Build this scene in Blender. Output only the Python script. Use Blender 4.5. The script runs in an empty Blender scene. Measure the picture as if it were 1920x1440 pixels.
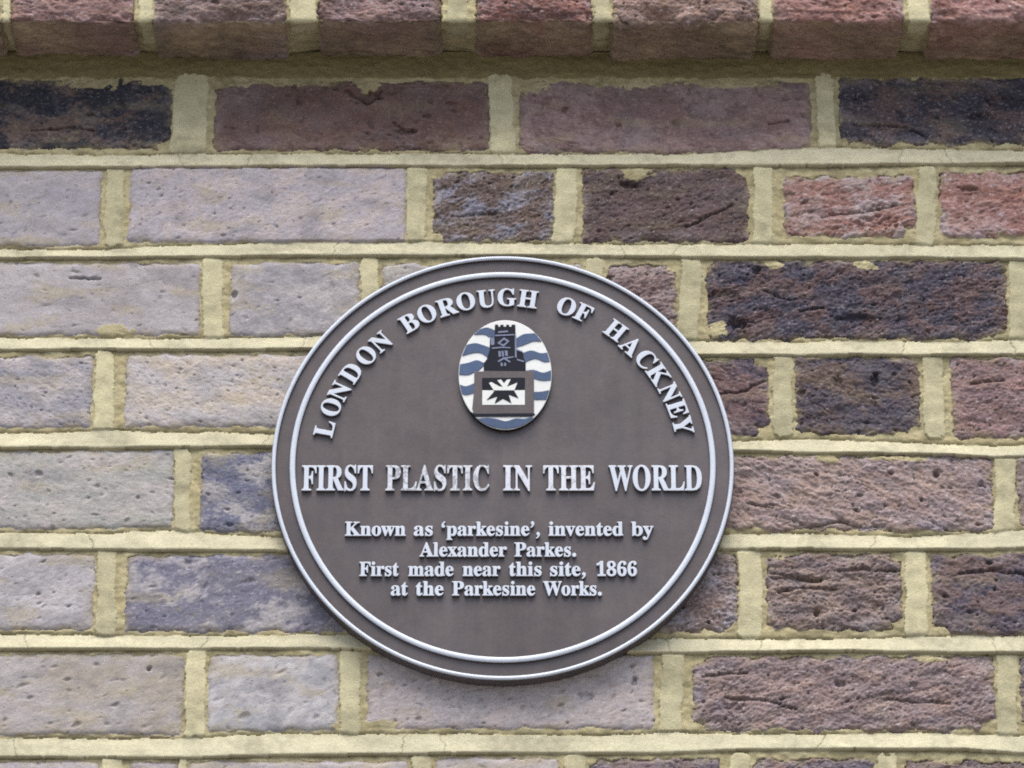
import bpy, bmesh, math, random
import numpy as np

# ------------------------------------------------------------------ camera, sky, sun, exposure
S = bpy.context.scene
PITCH = math.radians(24.8)          # the plaque hangs high, the camera looks up at it
FOC, DIST = 7320.0, 3000.0          # focal length in photo pixels, distance to the wall in mm
AIM_Z = 2.80                        # height above the pavement of the point the camera looks at
cam = bpy.data.cameras.new('camera')
cam.sensor_width = 36.0
cam.lens = 36.0 * FOC / 1920.0
cam.clip_start, cam.clip_end = 0.05, 200.0
cam_ob = bpy.data.objects.new('camera', cam)
S.collection.objects.link(cam_ob)
cam_ob.location = (0, -DIST / 1000 * math.cos(PITCH), AIM_Z - DIST / 1000 * math.sin(PITCH))
cam_ob.rotation_euler = (math.pi / 2 + PITCH, 0, 0)
S.camera = cam_ob

SUN_EL, SUN_ROT = math.radians(68), math.radians(182)
W = bpy.data.worlds.new("World")
S.world = W
W.use_nodes = True
nt = W.node_tree
bg = nt.nodes['Background']
sky = nt.nodes.new('ShaderNodeTexSky')
sky.sky_type = 'NISHITA'
sky.sun_disc = False
sky.sun_elevation, sky.sun_rotation = SUN_EL, SUN_ROT
sky.air_density, sky.dust_density, sky.ozone_density = 1.0, 4.0, 0.6
nt.links.new(sky.outputs['Color'], bg.inputs['Color'])
bg.inputs['Strength'].default_value = 0.105
sun = bpy.data.lights.new('sun', 'SUN')
sun.energy = 2.3
sun.angle = math.radians(46)        # overcast: broad soft light from above
sun.color = (1.0, 0.95, 0.88)
sun_ob = bpy.data.objects.new('sun', sun)
S.collection.objects.link(sun_ob)
sun_ob.rotation_euler = (math.pi / 2 - SUN_EL, 0, math.radians(-2))
S.view_settings.view_transform = 'Standard'
S.view_settings.look = 'None'
S.view_settings.exposure = 1.2
S.view_settings.gamma = 1.0
S.view_settings.use_curve_mapping = False
S.render.engine = 'CYCLES'
S.cycles.use_denoising = False
S.cycles.max_bounces = 6
S.cycles.filter_width = 1.9

rnd = random.Random(7)
ALB = 0.62                          # base colour = what the eye reads x this (daylight does the rest)

# ------------------------------------------------------------------ measuring: photo pixel -> mm on a plane parallel to the wall
_F = np.array([0, math.cos(PITCH), math.sin(PITCH)])
_U = np.array([0, -math.sin(PITCH), math.cos(PITCH)])
_C = -DIST * _F


def px(u, v, y=0.0):
    d = (u - 960) / FOC * np.array([1., 0, 0]) - (v - 720) / FOC * _U + _F
    q = _C + (y - _C[1]) / d[1] * d
    return q[0], q[2]


def lin(c, k=ALB):
    return [((v / 255 / 12.92) if v <= 10 else ((v / 255 + .055) / 1.055) ** 2.4) * k for v in c[:3]]


# ------------------------------------------------------------------ numpy noise
_rg = np.random.RandomState(11)
_perm = _rg.permutation(256)
_ga = _rg.rand(256) * 2 * np.pi
_gx, _gy = np.cos(_ga).astype(np.float32), np.sin(_ga).astype(np.float32)


def noise(x, y, seed=0):
    x = np.asarray(x, np.float32) + seed * 17.31
    y = np.asarray(y, np.float32) + seed * 5.77
    xi, yi = np.floor(x).astype(np.int32), np.floor(y).astype(np.int32)
    fx, fy = x - xi, y - yi
    u, v = fx * fx * fx * (fx * (fx * 6 - 15) + 10), fy * fy * fy * (fy * (fy * 6 - 15) + 10)
    x0, x1, y0, y1 = xi & 255, (xi + 1) & 255, yi & 255, (yi + 1) & 255

    def g(a, b, dx, dy):
        h = _perm[(_perm[a] + b) & 255]
        return _gx[h] * dx + _gy[h] * dy
    n0 = g(x0, y0, fx, fy) * (1 - u) + g(x1, y0, fx - 1, fy) * u
    n1 = g(x0, y1, fx, fy - 1) * (1 - u) + g(x1, y1, fx - 1, fy - 1) * u
    return (n0 * (1 - v) + n1 * v) * 1.5


def fbm(x, y, oct=3, seed=0, gain=0.5):
    t, a = 0, 1.0
    for i in range(oct):
        t = t + a * noise(x * 2 ** i, y * 2 ** i, seed + i * 3)
        a *= gain
    return t


def sstep(a, b, x):
    t = np.clip((x - a) / (b - a), 0, 1)
    return t * t * (3 - 2 * t)


def graded(lo, hi, step, mid_lo, mid_hi, mid, LO, HI, far):
    """coordinates: fine in lo..hi, coarser out to mid_lo..mid_hi, coarsest beyond"""
    a = np.arange(lo, hi, step)
    r = [np.arange(a[-1] + mid, mid_hi, mid)] if mid_hi > hi else []
    l = [np.arange(lo - mid, mid_lo, -mid)[::-1]] if mid_lo < lo else []
    c = np.concatenate(l + [a] + r)
    r = np.arange(c[-1] + far, HI + far, far) if HI > c[-1] else []
    l = np.arange(c[0] - far, LO - far, -far)[::-1] if LO < c[0] else []
    return np.concatenate([l, c, r])


# ------------------------------------------------------------------ object helpers
def tag(o, label=None, cat=None, group=None, kind=None):
    for k, v in (('label', label), ('category', cat), ('group', group), ('kind', kind)):
        if v:
            o[k] = v
    return o


def empty(name, loc, parent=None):
    o = bpy.data.objects.new(name, None)
    o.empty_display_size = 0.1
    S.collection.objects.link(o)
    o.location = loc
    if parent:
        o.parent = parent
    return o


def link(name, me, m, parent=None, loc=(0, 0, 0)):
    if m is not None:
        me.materials.clear()
        me.materials.append(m)
    o = bpy.data.objects.new(name, me)
    S.collection.objects.link(o)
    o.parent = parent
    o.location = loc
    return o


def grid_mesh(name, P, quads, col=None):
    """P (n,3) metres, quads (m,4), col (n,4) per-point colour; unused points dropped"""
    used = np.zeros(len(P), bool)
    used[quads.ravel()] = True
    idx = np.cumsum(used) - 1
    q = idx[quads].astype(np.int32)
    V = P[used].astype(np.float32)
    me = bpy.data.meshes.new(name)
    me.vertices.add(len(V))
    me.vertices.foreach_set('co', V.ravel())
    me.loops.add(q.size)
    me.loops.foreach_set('vertex_index', q.ravel())
    me.polygons.add(len(q))
    me.polygons.foreach_set('loop_start', np.arange(0, q.size, 4, dtype=np.int32))
    me.polygons.foreach_set('use_smooth', np.ones(len(q), bool))
    me.update(calc_edges=True)
    if col is not None:
        a = me.attributes.new('tint', 'FLOAT_COLOR', 'POINT')
        a.data.foreach_set('color', col[used].astype(np.float32).ravel())
    me.validate()
    return me


def mat(name):
    m = bpy.data.materials.new(name)
    m.use_nodes = True
    n = m.node_tree
    return m, n, n.nodes['Principled BSDF']


def node(n, t, **kw):
    x = n.nodes.new(t)
    for k, v in kw.items():
        if k in x.inputs:
            x.inputs[k].default_value = v
        else:
            setattr(x, k, v)
    return x


def ramp(n, src, stops):
    r = n.nodes.new('ShaderNodeValToRGB')
    e = r.color_ramp.elements
    while len(e) < len(stops):
        e.new(0.5)
    for i, (p, c) in enumerate(stops):
        e[i].position = p
        e[i].color = (c, c, c, 1) if not isinstance(c, (tuple, list)) else (*c, 1)
    n.links.new(src, r.inputs[0])
    return r.outputs[0]


def mixc(n, blend, fac, a, b):
    x = n.nodes.new('ShaderNodeMix')
    x.data_type = 'RGBA'
    x.blend_type = blend
    for sock, val in ((0, fac), (6, a), (7, b)):
        if hasattr(val, 'is_output'):
            n.links.new(val, x.inputs[sock])
        elif sock == 0:
            x.inputs[0].default_value = val
        else:
            x.inputs[sock].default_value = (*val, 1) if len(val) == 3 else val
    return x.outputs[2]


# ------------------------------------------------------------------ materials
def masonry_material(name, grain, speck, rough=0.9):
    """base tint carried by the brick / joint, fine mineral grain and lime specks added by nodes"""
    m, n, b = mat(name)
    at = node(n, 'ShaderNodeAttribute', attribute_name='tint')
    tc = node(n, 'ShaderNodeTexCoord')
    mp = node(n, 'ShaderNodeMapping')
    mp.inputs['Scale'].default_value = (0.75, 1, 1.35)
    n.links.new(tc.outputs['Object'], mp.inputs['Vector'])

    def nz(scale, detail=3, rough_=0.6):
        t = node(n, 'ShaderNodeTexNoise', Scale=scale, Detail=detail, Roughness=rough_)
        n.links.new(mp.outputs[0], t.inputs['Vector'])
        return t.outputs['Fac']
    g1 = ramp(n, nz(520), [(0.30, 1 - grain), (0.5, 1.0), (0.72, 1 + grain)])
    c = mixc(n, 'MULTIPLY', 1.0, at.outputs['Color'], g1)
    if speck:
        w = ramp(n, nz(380, 2), [(0.60, 0.0), (0.72, 1.0)])
        mu = node(n, 'ShaderNodeMath', operation='MULTIPLY')
        n.links.new(w, mu.inputs[0])
        n.links.new(at.outputs['Alpha'], mu.inputs[1])
        c = mixc(n, 'MIX', mu.outputs[0], c, (0.42, 0.40, 0.43))
        d = ramp(n, nz(300, 2), [(0.29, 1.0), (0.36, 0.0)])
        mu2 = node(n, 'ShaderNodeMath', operation='MULTIPLY')
        n.links.new(d, mu2.inputs[0])
        mu2.inputs[1].default_value = 0.55
        c = mixc(n, 'MIX', mu2.outputs[0], c, (0.05, 0.035, 0.04))
    n.links.new(c, b.inputs['Base Color'])
    b.inputs['Roughness'].default_value = rough
    b.inputs['Specular IOR Level'].default_value = 0.25
    bp = node(n, 'ShaderNodeBump', Strength=0.5, Distance=0.0006)
    n.links.new(nz(900, 3), bp.inputs['Height'])
    n.links.new(bp.outputs[0], b.inputs['Normal'])
    return m


M_BRICK = masonry_material('brick', 0.11, True)
M_MORTAR = masonry_material('mortar', 0.13, False)

# ------------------------------------------------------------------ the wall: courses of stock brick with weather-struck pointing
CREAM, PERP, OLD = (213, 208, 178), (206, 200, 164), (180, 170, 132)
#        x0    x1   y0   y1   colour          second colour    blotch  relief specks bump(mm)
ROWS = [
    [(-250, 322, 148, 278, (52, 52, 62), (104, 88, 84), .45, .8, .25, 0),
     (402, 918, 152, 281, (128, 104, 105), (112, 86, 84), .6, .9, .2, 0),
     (974, 1520, 152, 286, (134, 108, 112), (150, 126, 132), .5, .6, .3, 0),
     (1574, 2130, 146, 270, (72, 66, 76), (98, 82, 88), .4, .9, .4, 0)],
    [(-330, 190, 318, 461, (174, 165, 174), (158, 152, 170), .6, .22, .25, 0),
     (242, 762, 312, 455, (190, 173, 175), (170, 161, 177), .6, .35, .3, .4),
     (812, 1038, 322, 450, (106, 90, 88), (140, 136, 146), .35, 1.0, .6, .2),
     (1092, 1404, 314, 453, (104, 85, 92), (92, 76, 78), .5, .9, .35, 0),
     (1470, 1716, 330, 442, (158, 112, 108), (172, 140, 140), .45, 1.2, .8, .6),
     (1764, 2100, 322, 443, (156, 106, 102), (168, 132, 132), .45, 1.2, .8, .5)],
    [(-240, 374, 492, 628, (174, 167, 176), (164, 156, 164), .5, .22, .2, 0),
     (432, 674, 492, 629, (156, 151, 165), (172, 166, 172), .5, .4, .3, .2),
     (716, 1090, 494, 630, (176, 170, 160), (160, 158, 170), .5, .4, .3, 0),
     (1140, 1268, 496, 632, (120, 98, 106), (146, 128, 136), .5, 1.0, .5, 0),
     (1326, 1888, 488, 636, (74, 68, 82), (96, 76, 84), .5, 1.1, .35, .3),
     (1942, 2500, 490, 632, (92, 80, 90), (120, 100, 108), .5, 1.0, .4, 0)],
    [(-390, 172, 666, 801, (176, 167, 174), (146, 144, 162), .55, .5, .3, 0),
     (234, 800, 664, 800, (194, 178, 166), (178, 172, 178), .5, .45, .3, .2),
     (860, 1250, 664, 800, (150, 130, 134), (120, 110, 120), .5, .6, .4, 0),
     (1300, 1442, 672, 815, (84, 70, 82), (112, 86, 92), .5, .9, .4, 0),
     (1492, 1724, 668, 812, (84, 74, 84), (100, 84, 80), .5, 1.0, .3, .2),
     (1784, 2060, 668, 822, (148, 118, 124), (126, 100, 108), .5, .9, .5, .2)],
    [(-240, 326, 844, 990, (174, 168, 168), (160, 162, 160), .5, .4, .3, 0),
     (376, 640, 848, 997, (108, 112, 134), (160, 158, 168), .36, .4, .4, 0),
     (690, 1280, 848, 990, (140, 128, 134), (120, 110, 120), .5, .6, .4, 0),
     (1330, 1862, 854, 994, (158, 138, 138), (142, 126, 136), .5, 1.1, .7, .2),
     (1908, 2200, 856, 990, (130, 112, 116), (116, 96, 104), .5, .9, .5, 0)],
    [(-390, 176, 1038, 1181, (180, 175, 185), (158, 154, 164), .42, .3, .3, 0),
     (236, 800, 1040, 1184, (124, 122, 138), (162, 158, 168), .38, .5, .6, 0),
     (850, 1080, 1040, 1184, (140, 128, 134), (120, 110, 120), .5, .6, .4, 0),
     (1130, 1384, 1036, 1184, (128, 112, 118), (150, 140, 152), .5, 1.1, .6, 0),
     (1438, 1692, 1036, 1180, (142, 124, 122), (120, 106, 114), .5, 1.2, .5, .2),
     (1748, 2040, 1038, 1190, (94, 82, 94), (110, 92, 98), .5, .9, .3, .4)],
    [(-240, 344, 1226, 1378, (172, 164, 166), (166, 154, 142), .5, .3, .2, 0),
     (390, 634, 1228, 1370, (160, 162, 176), (178, 174, 182), .5, .25, .2, 0),
     (688, 1226, 1226, 1366, (184, 167, 168), (172, 162, 170), .5, .45, .3, .1),
     (1300, 1866, 1230, 1370, (148, 128, 132), (130, 114, 124), .5, 1.0, .6, .1),
     (1914, 2200, 1232, 1370, (110, 98, 110), (130, 112, 118), .5, 1.0, .4, 0)],
    [(-120, 184, 1426, 1566, (178, 170, 180), (168, 160, 168), .5, .3, .2, 0),
     (240, 330, 1428, 1566, (172, 162, 166), (168, 160, 168), .5, .3, .2, 0),
     (352, 766, 1426, 1566, (182, 172, 182), (168, 160, 168), .5, .3, .2, 0),
     (816, 1048, 1420, 1566, (180, 168, 172), (168, 160, 168), .5, .3, .2, 0),
     (1106, 1352, 1422, 1566, (120, 104, 116), (104, 92, 104), .5, 1.0, .4, 0),
     (1412, 1640, 1424, 1566, (104, 92, 104), (124, 106, 112), .5, 1.1, .4, 0),
     (1688, 2100, 1428, 1566, (118, 102, 108), (104, 92, 100), .5, 1.1, .4, 0)],
]
# upright joints: centre x at top, centre x at foot, ribbon width (photo px)
PERPS = [[(360, 352, 66), (936, 946, 46), (1546, 1552, 34)],
         [(216, 212, 34), (782, 780, 36), (1064, 1056, 42), (1432, 1430, 36), (1740, 1734, 36)],
         [(398, 400, 38), (692, 694, 34), (1115, 1115, 34), (1298, 1288, 38), (1910, 1908, 34)],
         [(196, 194, 36), (830, 830, 36), (1275, 1275, 30), (1468, 1468, 36), (1748, 1752, 38)],
         [(342, 340, 30), (665, 665, 32), (1305, 1305, 30), (1886, 1882, 38)],
         [(200, 198, 34), (825, 825, 32), (1105, 1105, 32), (1407, 1406, 44), (1718, 1718, 40)],
         [(368, 364, 36), (656, 656, 36), (1264, 1254, 40), (1890, 1888, 38)],
         [(210, 210, 34), (341, 341, 14), (790, 790, 34), (1078, 1078, 40), (1388, 1376, 34), (1664, 1664, 34)]]
# bed joints: (x, top, foot) of the struck ribbon (photo px)
BEDS = [[(0, 287, 315), (200, 289, 315), (480, 287, 311), (960, 287, 312), (1280, 288, 311), (1540, 274, 311), (1700, 278, 309), (1920, 281, 308)],
        [(0, 467, 485), (200, 467, 484), (360, 457, 482), (640, 453, 480), (960, 454, 480), (1200, 457, 482), (1500, 456, 484), (1700, 458, 483), (1920, 460, 487)],
        [(0, 632, 657), (200, 633, 655), (400, 633, 657), (590, 630, 655), (1310, 638, 667), (1500, 641, 667), (1600, 637, 665), (1760, 640, 667), (1920, 636, 665)],
        [(0, 812, 840), (200, 805, 840), (330, 809, 839), (500, 812, 838), (1380, 826, 846), (1560, 823, 850), (1700, 829, 851), (1860, 836, 858), (1920, 833, 856)],
        [(0, 998, 1029), (200, 1000, 1031), (330, 993, 1033), (500, 1005, 1033), (1360, 1000, 1030), (1500, 997, 1030), (1700, 1006, 1031), (1860, 997, 1031), (1920, 992, 1028)],
        [(0, 1189, 1217), (200, 1189, 1218), (400, 1191, 1217), (600, 1189, 1216), (1240, 1197, 1225), (1400, 1197, 1223), (1600, 1196, 1221), (1800, 1190, 1225), (1920, 1191, 1225)],
        [(0, 1382, 1420), (200, 1385, 1422), (400, 1381, 1420), (560, 1374, 1416), (760, 1376, 1415), (900, 1374, 1413), (1100, 1379, 1412), (1250, 1372, 1412), (1400, 1377, 1406), (1700, 1373, 1405), (1800, 1376, 1405), (1920, 1378, 1413)],
        [(0, 1573, 1602), (1920, 1573, 1602)]]
# mortar slopped over brick faces: x, y, rx, ry (photo px)
SLOPS = [(170, 150, 62, 20), (300, 150, 40, 12), (690, 158, 26, 16), (560, 152, 70, 10), (450, 152, 50, 12), (990, 158, 42, 16), (1180, 152, 90, 14),
         (1370, 156, 90, 9), (1195, 322, 28, 13), (215, 620, 34, 12), (1450, 496, 18, 8), (1622, 498, 22, 9), (1345, 618, 20, 14), (1465, 1036, 34, 9),
         (690, 1364, 60, 14), (1470, 1374, 60, 7), (1740, 1236, 26, 6), (1550, 858, 20, 9), (1690, 860, 60, 5), (1120, 1372, 50, 5)]
# hollows in brick faces: x, y, rx, ry (photo px), depth mm
HOLES = [(694, 182, 20, 15, 5), (560, 189, 7, 9, 3), (1182, 345, 24, 8, 5), (1640, 712, 9, 15, 5), (1420, 508, 9, 8, 4), (1385, 606, 22, 9, 6),
         (1600, 596, 42, 9, 3.5), (1350, 555, 36, 12, 2.5), (1530, 1147, 8, 6, 4), (1756, 889, 8, 7, 4), (1640, 420, 44, 16, 2.5), (1815, 358, 22, 9, 3),
         (848, 194, 12, 5, 3), (760, 248, 26, 6, 3), (600, 1004, 12, 4, 3), (430, 983, 10, 4, 2), (1060, 205, 6, 8, 3), (1160, 238, 8, 8, 3), (1570, 715, 7, 9, 3),
         (1505, 735, 9, 7, 3), (440, 553, 6, 7, 3), (1100, 1305, 18, 7, 2.5), (1185, 1250, 6, 6, 3), (1190, 1278, 6, 8, 3), (712, 1265, 6, 4, 3),
         (1380, 1328, 20, 14, 2.5), (1575, 1282, 12, 7, 3), (1880, 190, 40, 14, 4), (1840, 220, 26, 8, 4), (1620, 182, 26, 8, 3), (1290, 205, 5, 7, 2),
         (480, 1005, 6, 4, 2), (280, 1254, 5, 4, 3), (1500, 1085, 60, 5, 2.5), (1600, 1070, 50, 3, 2), (1660, 1070, 30, 3, 3), (1140, 520, 14, 8, 2)]


# old splits and ledges in single bricks (photo px)
CRACKS = [[(1444, 1076), (1485, 1080), (1522, 1086), (1540, 1087)], [(1462, 1110), (1500, 1102), (1567, 1104)], [(1597, 1067), (1640, 1066), (1682, 1071)],
          [(1511, 990), (1575, 979), (1612, 988), (1657, 986)], [(1354, 737), (1380, 737), (1402, 731), (1434, 712)], [(650, 168), (690, 196), (716, 172)],
          [(738, 230), (752, 242), (778, 246)], [(1600, 234), (1650, 236), (1700, 240), (1738, 256)], [(1285, 426), (1330, 406), (1372, 384)],
          [(1361, 1307), (1440, 1314), (1486, 1327)], [(1432, 546), (1481, 562)], [(1500, 582), (1545, 577)], [(133, 522), (187, 522)],
          [(1800, 1076), (1860, 1070), (1925, 1078)], [(1440, 232), (1478, 226)], [(60, 245), (130, 238), (180, 246)], [(1318, 1270), (1400, 1262)],
          [(1660, 1312), (1780, 1318)], [(1820, 720), (1880, 712)], [(1400, 944), (1450, 952)], [(860, 405), (930, 398)], [(1540, 405), (1610, 398), (1680, 386)]]


class Layout:
    """everything a sheet of brickwork needs, in mm on the sheet"""
    def __init__(self):
        self.bricks, self.perps, self.beds, self.slops, self.holes, self.flats, self.cracks = [], [], [], [], [], [], []


PAL = [((174, 165, 174), (158, 152, 170), .3), ((190, 173, 172), (172, 164, 176), .35), ((140, 116, 122), (120, 100, 108), .95),
       ((96, 84, 94), (112, 92, 98), .95), ((152, 110, 110), (176, 150, 154), 1.1), ((132, 110, 114), (110, 92, 96), .9), ((168, 160, 166), (140, 138, 156), .4)]
XL, XR = -1300.0, 1300.0
Lw = Layout()


def fill_row(L, z0, z1, xs, direction, limit):
    """carry a course on beyond the photo with stretchers and headers"""
    x = xs
    while (limit - x) * direction > 0:
        j = rnd.uniform(15, 21)
        w = rnd.choice((212, 224, 218, 104, 104))
        a, c = (x + j, x + j + w) if direction > 0 else (x - j - w, x - j)
        p = PAL[rnd.randrange(len(PAL))]
        L.bricks.append((a, c, z0 + rnd.uniform(-1, 1), z1 + rnd.uniform(-1, 1), p[0], p[1], .5, p[2], .4, rnd.uniform(-.3, .4)))
        xm = x + j / 2 * direction
        L.perps.append((xm, xm + rnd.uniform(-2, 2), 14.5, z0, z1))
        x = c if direction > 0 else a


for row, perps in zip(ROWS, PERPS):
    tops, bots = [], []
    for (x0, x1, y0, y1, ca, cb, bl, ro, sp, hb) in row:
        xm, ym = (x0 + x1) / 2, (y0 + y1) / 2
        a, c = px(x0, ym)[0], px(x1, ym)[0]
        z1, z0 = px(xm, y0)[1], px(xm, y1)[1]
        tops.append(z1)
        bots.append(z0)
        Lw.bricks.append((a, c, z0, z1, ca, cb, bl, ro, sp, hb))
    zt, zb = np.mean(tops), np.mean(bots)
    for (xt, xb, w) in perps:
        Lw.perps.append((px(xt, row[0][2])[0], px(xb, row[0][3])[0], w / 2.44, zb - 6, zt + 6))
    fill_row(Lw, zb, zt, px(row[0][0], row[0][3])[0], -1, XL)
    fill_row(Lw, zb, zt, px(row[-1][1], row[0][3])[0], 1, XR)
for pts in BEDS:
    q = [(px(x, t)[0], px(x, t)[1], px(x, f)[1]) for x, t, f in pts]
    Lw.beds.append(q)
zfoot = px(960, 1602)[1]
while zfoot > -2780:                                   # courses below the photo, down to the pavement
    z1 = zfoot - 4
    z0 = z1 - 62
    fill_row(Lw, z0, z1, XL - rnd.uniform(0, 230), 1, XR)
    Lw.beds.append([(0, z0 - 2, z0 - 14)])
    zfoot = z0 - 14
for x, y, rx, ry in SLOPS:
    cx, cz = px(x, y)
    Lw.slops.append((cx, cz, rx / 2.44, ry / 2.22))
Lw.cracks = [[px(*p) for p in c] for c in CRACKS]
for x, y, rx, ry, d in HOLES:
    cx, cz = px(x, y)
    Lw.holes.append((cx, cz, rx / 2.44, ry / 2.22, d))


def calm(c):
    g = sum(c) / 3
    q = .45 if g > 145 else .30
    warm = (1.08, 1.075, 1.06) if g > 145 else (1.07, 1.03, .98) if c[0] > c[2] + 3 else (1.0, 1.01, 1.06)
    return tuple((v + q * (g - v)) * k for v, k in zip(c, warm))


def sheet(L, xs, zs, seed=0):
    """relief, colour and brick / mortar mask of a sheet of brickwork; mm in, mm out"""
    nz, nx = len(zs), len(xs)
    X, Z = np.meshgrid(xs.astype(np.float32), zs.astype(np.float32))
    wx = X + 1.1 * noise(X / 13, Z / 13, seed + 1) + .6 * noise(X / 5.2, Z / 4.8, seed + 2)
    wz = Z + 1.3 * noise(X / 17, Z / 11, seed + 3) + .6 * noise(X / 5.6, Z / 4.2, seed + 4)
    ja, jb = 1.1 * noise(X / 6, Z / 5, seed + 5), 1.9 * noise(X / 12, Z / 8, seed + 6) + .25 * noise(X / 2.6, Z / 2.6, seed + 7)
    sd = np.full((nz, nx), 99.0, np.float32)
    bid = np.full((nz, nx), -1, np.int32)
    for i, b in enumerate(L.bricks):
        j0, j1 = np.searchsorted(xs, (b[0] - 4, b[1] + 4))
        k0, k1 = np.searchsorted(zs, (b[2] - 4, b[3] + 4))
        if j1 <= j0 or k1 <= k0:
            continue
        sl = (slice(k0, k1), slice(j0, j1))
        r = 3.5
        jag = .3 + min(b[7], 1.2)
        wxs, wzs = wx[sl] + jag * ja[sl], wz[sl] + jag * jb[sl]
        qx = np.abs(wxs - (b[0] + b[1]) / 2) - (b[1] - b[0]) / 2 + r
        qz = np.abs(wzs - (b[2] + b[3]) / 2) - (b[3] - b[2]) / 2 + r
        s = np.minimum(np.maximum(qx, qz), 0) + np.hypot(np.maximum(qx, 0), np.maximum(qz, 0)) - r
        if b[7] > .5:                                  # knocked corners
            for q, (cx, cz) in enumerate(((b[0], b[2]), (b[1], b[2]), (b[0], b[3]), (b[1], b[3]))):
                hsh = math.sin(i * 12.7 + q * 78.2) * 43758.5
                hsh -= math.floor(hsh)
                if hsh < .42:
                    s = np.maximum(s, 3 + 22 * hsh - np.hypot(wxs - cx, (wzs - cz) * 1.3) + 1.5 * ja[sl])
        better = s < sd[sl]
        sd[sl] = np.where(better, s, sd[sl])
        bid[sl] = np.where(better, i, bid[sl])
    B = L.bricks

    def per(k):
        return np.array([b[k] for b in B] + [0], np.float32)[bid]
    inside = sd < 0
    # --- each brick its own patch of noise, dragged slightly aslant
    off = (bid * 41.7).astype(np.float32)
    slant = np.sin(bid * 12.9).astype(np.float32) * .22
    freq = (1 + .38 * np.sin(bid * 5.13)).astype(np.float32)
    bx, bz = (X + off) * freq, (Z + X * slant + off * .37) * freq
    bx = bx + 3.0 * noise(bx / 30, bz / 20, seed + 8)
    bz = bz + 2.0 * noise(bx / 27, bz / 17, seed + 9)
    ro = per(7)
    ro = np.where(ro < .55, ro * .62, ro * .86)
    big = fbm(bx / 34, bz / 22, 2, seed + 10)
    med = fbm(bx / 11, bz / 6.5, 2, seed + 14)
    fin = fbm(bx / 4.4, bz / 2.9, 2, seed + 18, .9)
    grit = noise(X / 1.9 + off, Z / 1.6, seed + 20)
    ridge = 1 - np.abs(noise(bx / 38, bz / 9, seed + 22) + .06 * fin) * 3.2
    crack = np.clip(ridge - .86, 0, 1) * 7 * sstep(.0, .5, noise(bx / 40, bz / 30, seed + 23))
    pit = np.clip(noise(bx / 5.6, bz / 4.2, seed + 25) - .58, 0, 1) * 5
    pit2 = np.clip(noise(bx / 10, bz / 6.5, seed + 26) - .64, 0, 1) * 6
    facet = np.tanh(4.5 * noise(bx / 30, bz / 13, seed + 27)) * np.clip(ro - .5, 0, 1) * 1.3
    hb = per(9) * 1.2 + .5 * big + facet + ro * (.75 * med + .62 * fin + .30 * grit - 1.6 * crack) - (.35 + .75 * ro) * (1.5 * pit + 1.7 * pit2)
    d = np.maximum(-sd, 0)
    hb = hb - (1.6 + .9 * ro) * np.exp(-d / 1.7)
    hole = np.zeros_like(X)
    for cx, cz, rx, ry, dep in L.holes:
        j0, j1 = np.searchsorted(xs, (cx - rx * 2, cx + rx * 2))
        k0, k1 = np.searchsorted(zs, (cz - ry * 2, cz + ry * 2))
        sl = (slice(k0, k1), slice(j0, j1))
        e = np.hypot((wx[sl] - cx) / rx, (wz[sl] - cz) / ry) + .25 * fin[sl]
        hole[sl] = np.maximum(hole[sl], sstep(1.15, .55, e))
        hb[sl] -= dep * sstep(1.15, .45, e)
    scar = np.zeros_like(X)
    for line_ in L.cracks:
        for (ax, az), (cx, cz) in zip(line_[:-1], line_[1:]):
            j0, j1 = np.searchsorted(xs, (min(ax, cx) - 5, max(ax, cx) + 5))
            k0, k1 = np.searchsorted(zs, (min(az, cz) - 5, max(az, cz) + 5))
            sl = (slice(k0, k1), slice(j0, j1))
            dx, dz = cx - ax, cz - az
            xx, zz = wx[sl] + .5 * fin[sl], wz[sl] + .9 * fin[sl]
            t_ = np.clip(((xx - ax) * dx + (zz - az) * dz) / (dx * dx + dz * dz), 0, 1)
            dd = np.hypot(xx - ax - t_ * dx, zz - az - t_ * dz)
            scar[sl] = np.maximum(scar[sl], np.exp(-(dd / 1.0) ** 2))
    hb = hb - 2.6 * scar
    # --- brick colour
    ca = np.array([lin(calm(b[4])) for b in B] + [[0, 0, 0]], np.float32)[bid]
    cb = np.array([lin(calm(b[5])) for b in B] + [[0, 0, 0]], np.float32)[bid]
    bl = per(6)
    t = sstep(-.30, .30, .75 * fbm(bx / 42, bz / 24, 2, seed + 30) + .32 * med + .22 * fin + (bl - .5) * 1.3)[..., None]
    C = ca * (1 - t) + cb * t
    C *= np.clip(1 + .14 * noise(bx / 7, bz / 4, seed + 33) + (.13 * fin + .13 * grit + .09 * med) * (.35 + ro) - .25 * np.clip(crack + pit + pit2 + scar, 0, 1), .3, 1.7)[..., None]
    # drifts of tan and of grey through the clay, pale ash grains
    hue = noise(bx / 26, bz / 17, seed + 31) + .5 * noise(bx / 8, bz / 6, seed + 32)
    C = C * (1 + hue[..., None] * np.array([.09, .015, -.10], np.float32) * np.clip(ro - .12, .12, 1)[..., None])
    grain = sstep(.34, .62, noise(X / 2.6 + off, Z / 2.0, seed + 34)) * (.25 + .75 * sstep(-.3, .5, noise(bx / 20, bz / 14, seed + 36))) * np.clip(per(8) * 1.1, 0, .8)
    C += (np.array(lin((205, 196, 200)), np.float32) - C) * (grain * .62)[..., None]
    smear = sstep(.18, .75, noise(X / 46 + off, Z / 15, seed + 38) + .3 * noise(X / 6, Z / 5, seed + 39)) * .42
    C += (np.array(lin((182, 170, 132)), np.float32) - C) * (smear * np.clip(1.1 - ro, .15, 1))[..., None]
    soot = sstep(.15, .8, noise(X / 34 + off, Z / 21, seed + 43) + .35 * noise(X / 7, Z / 6, seed + 47)) * .45
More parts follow.
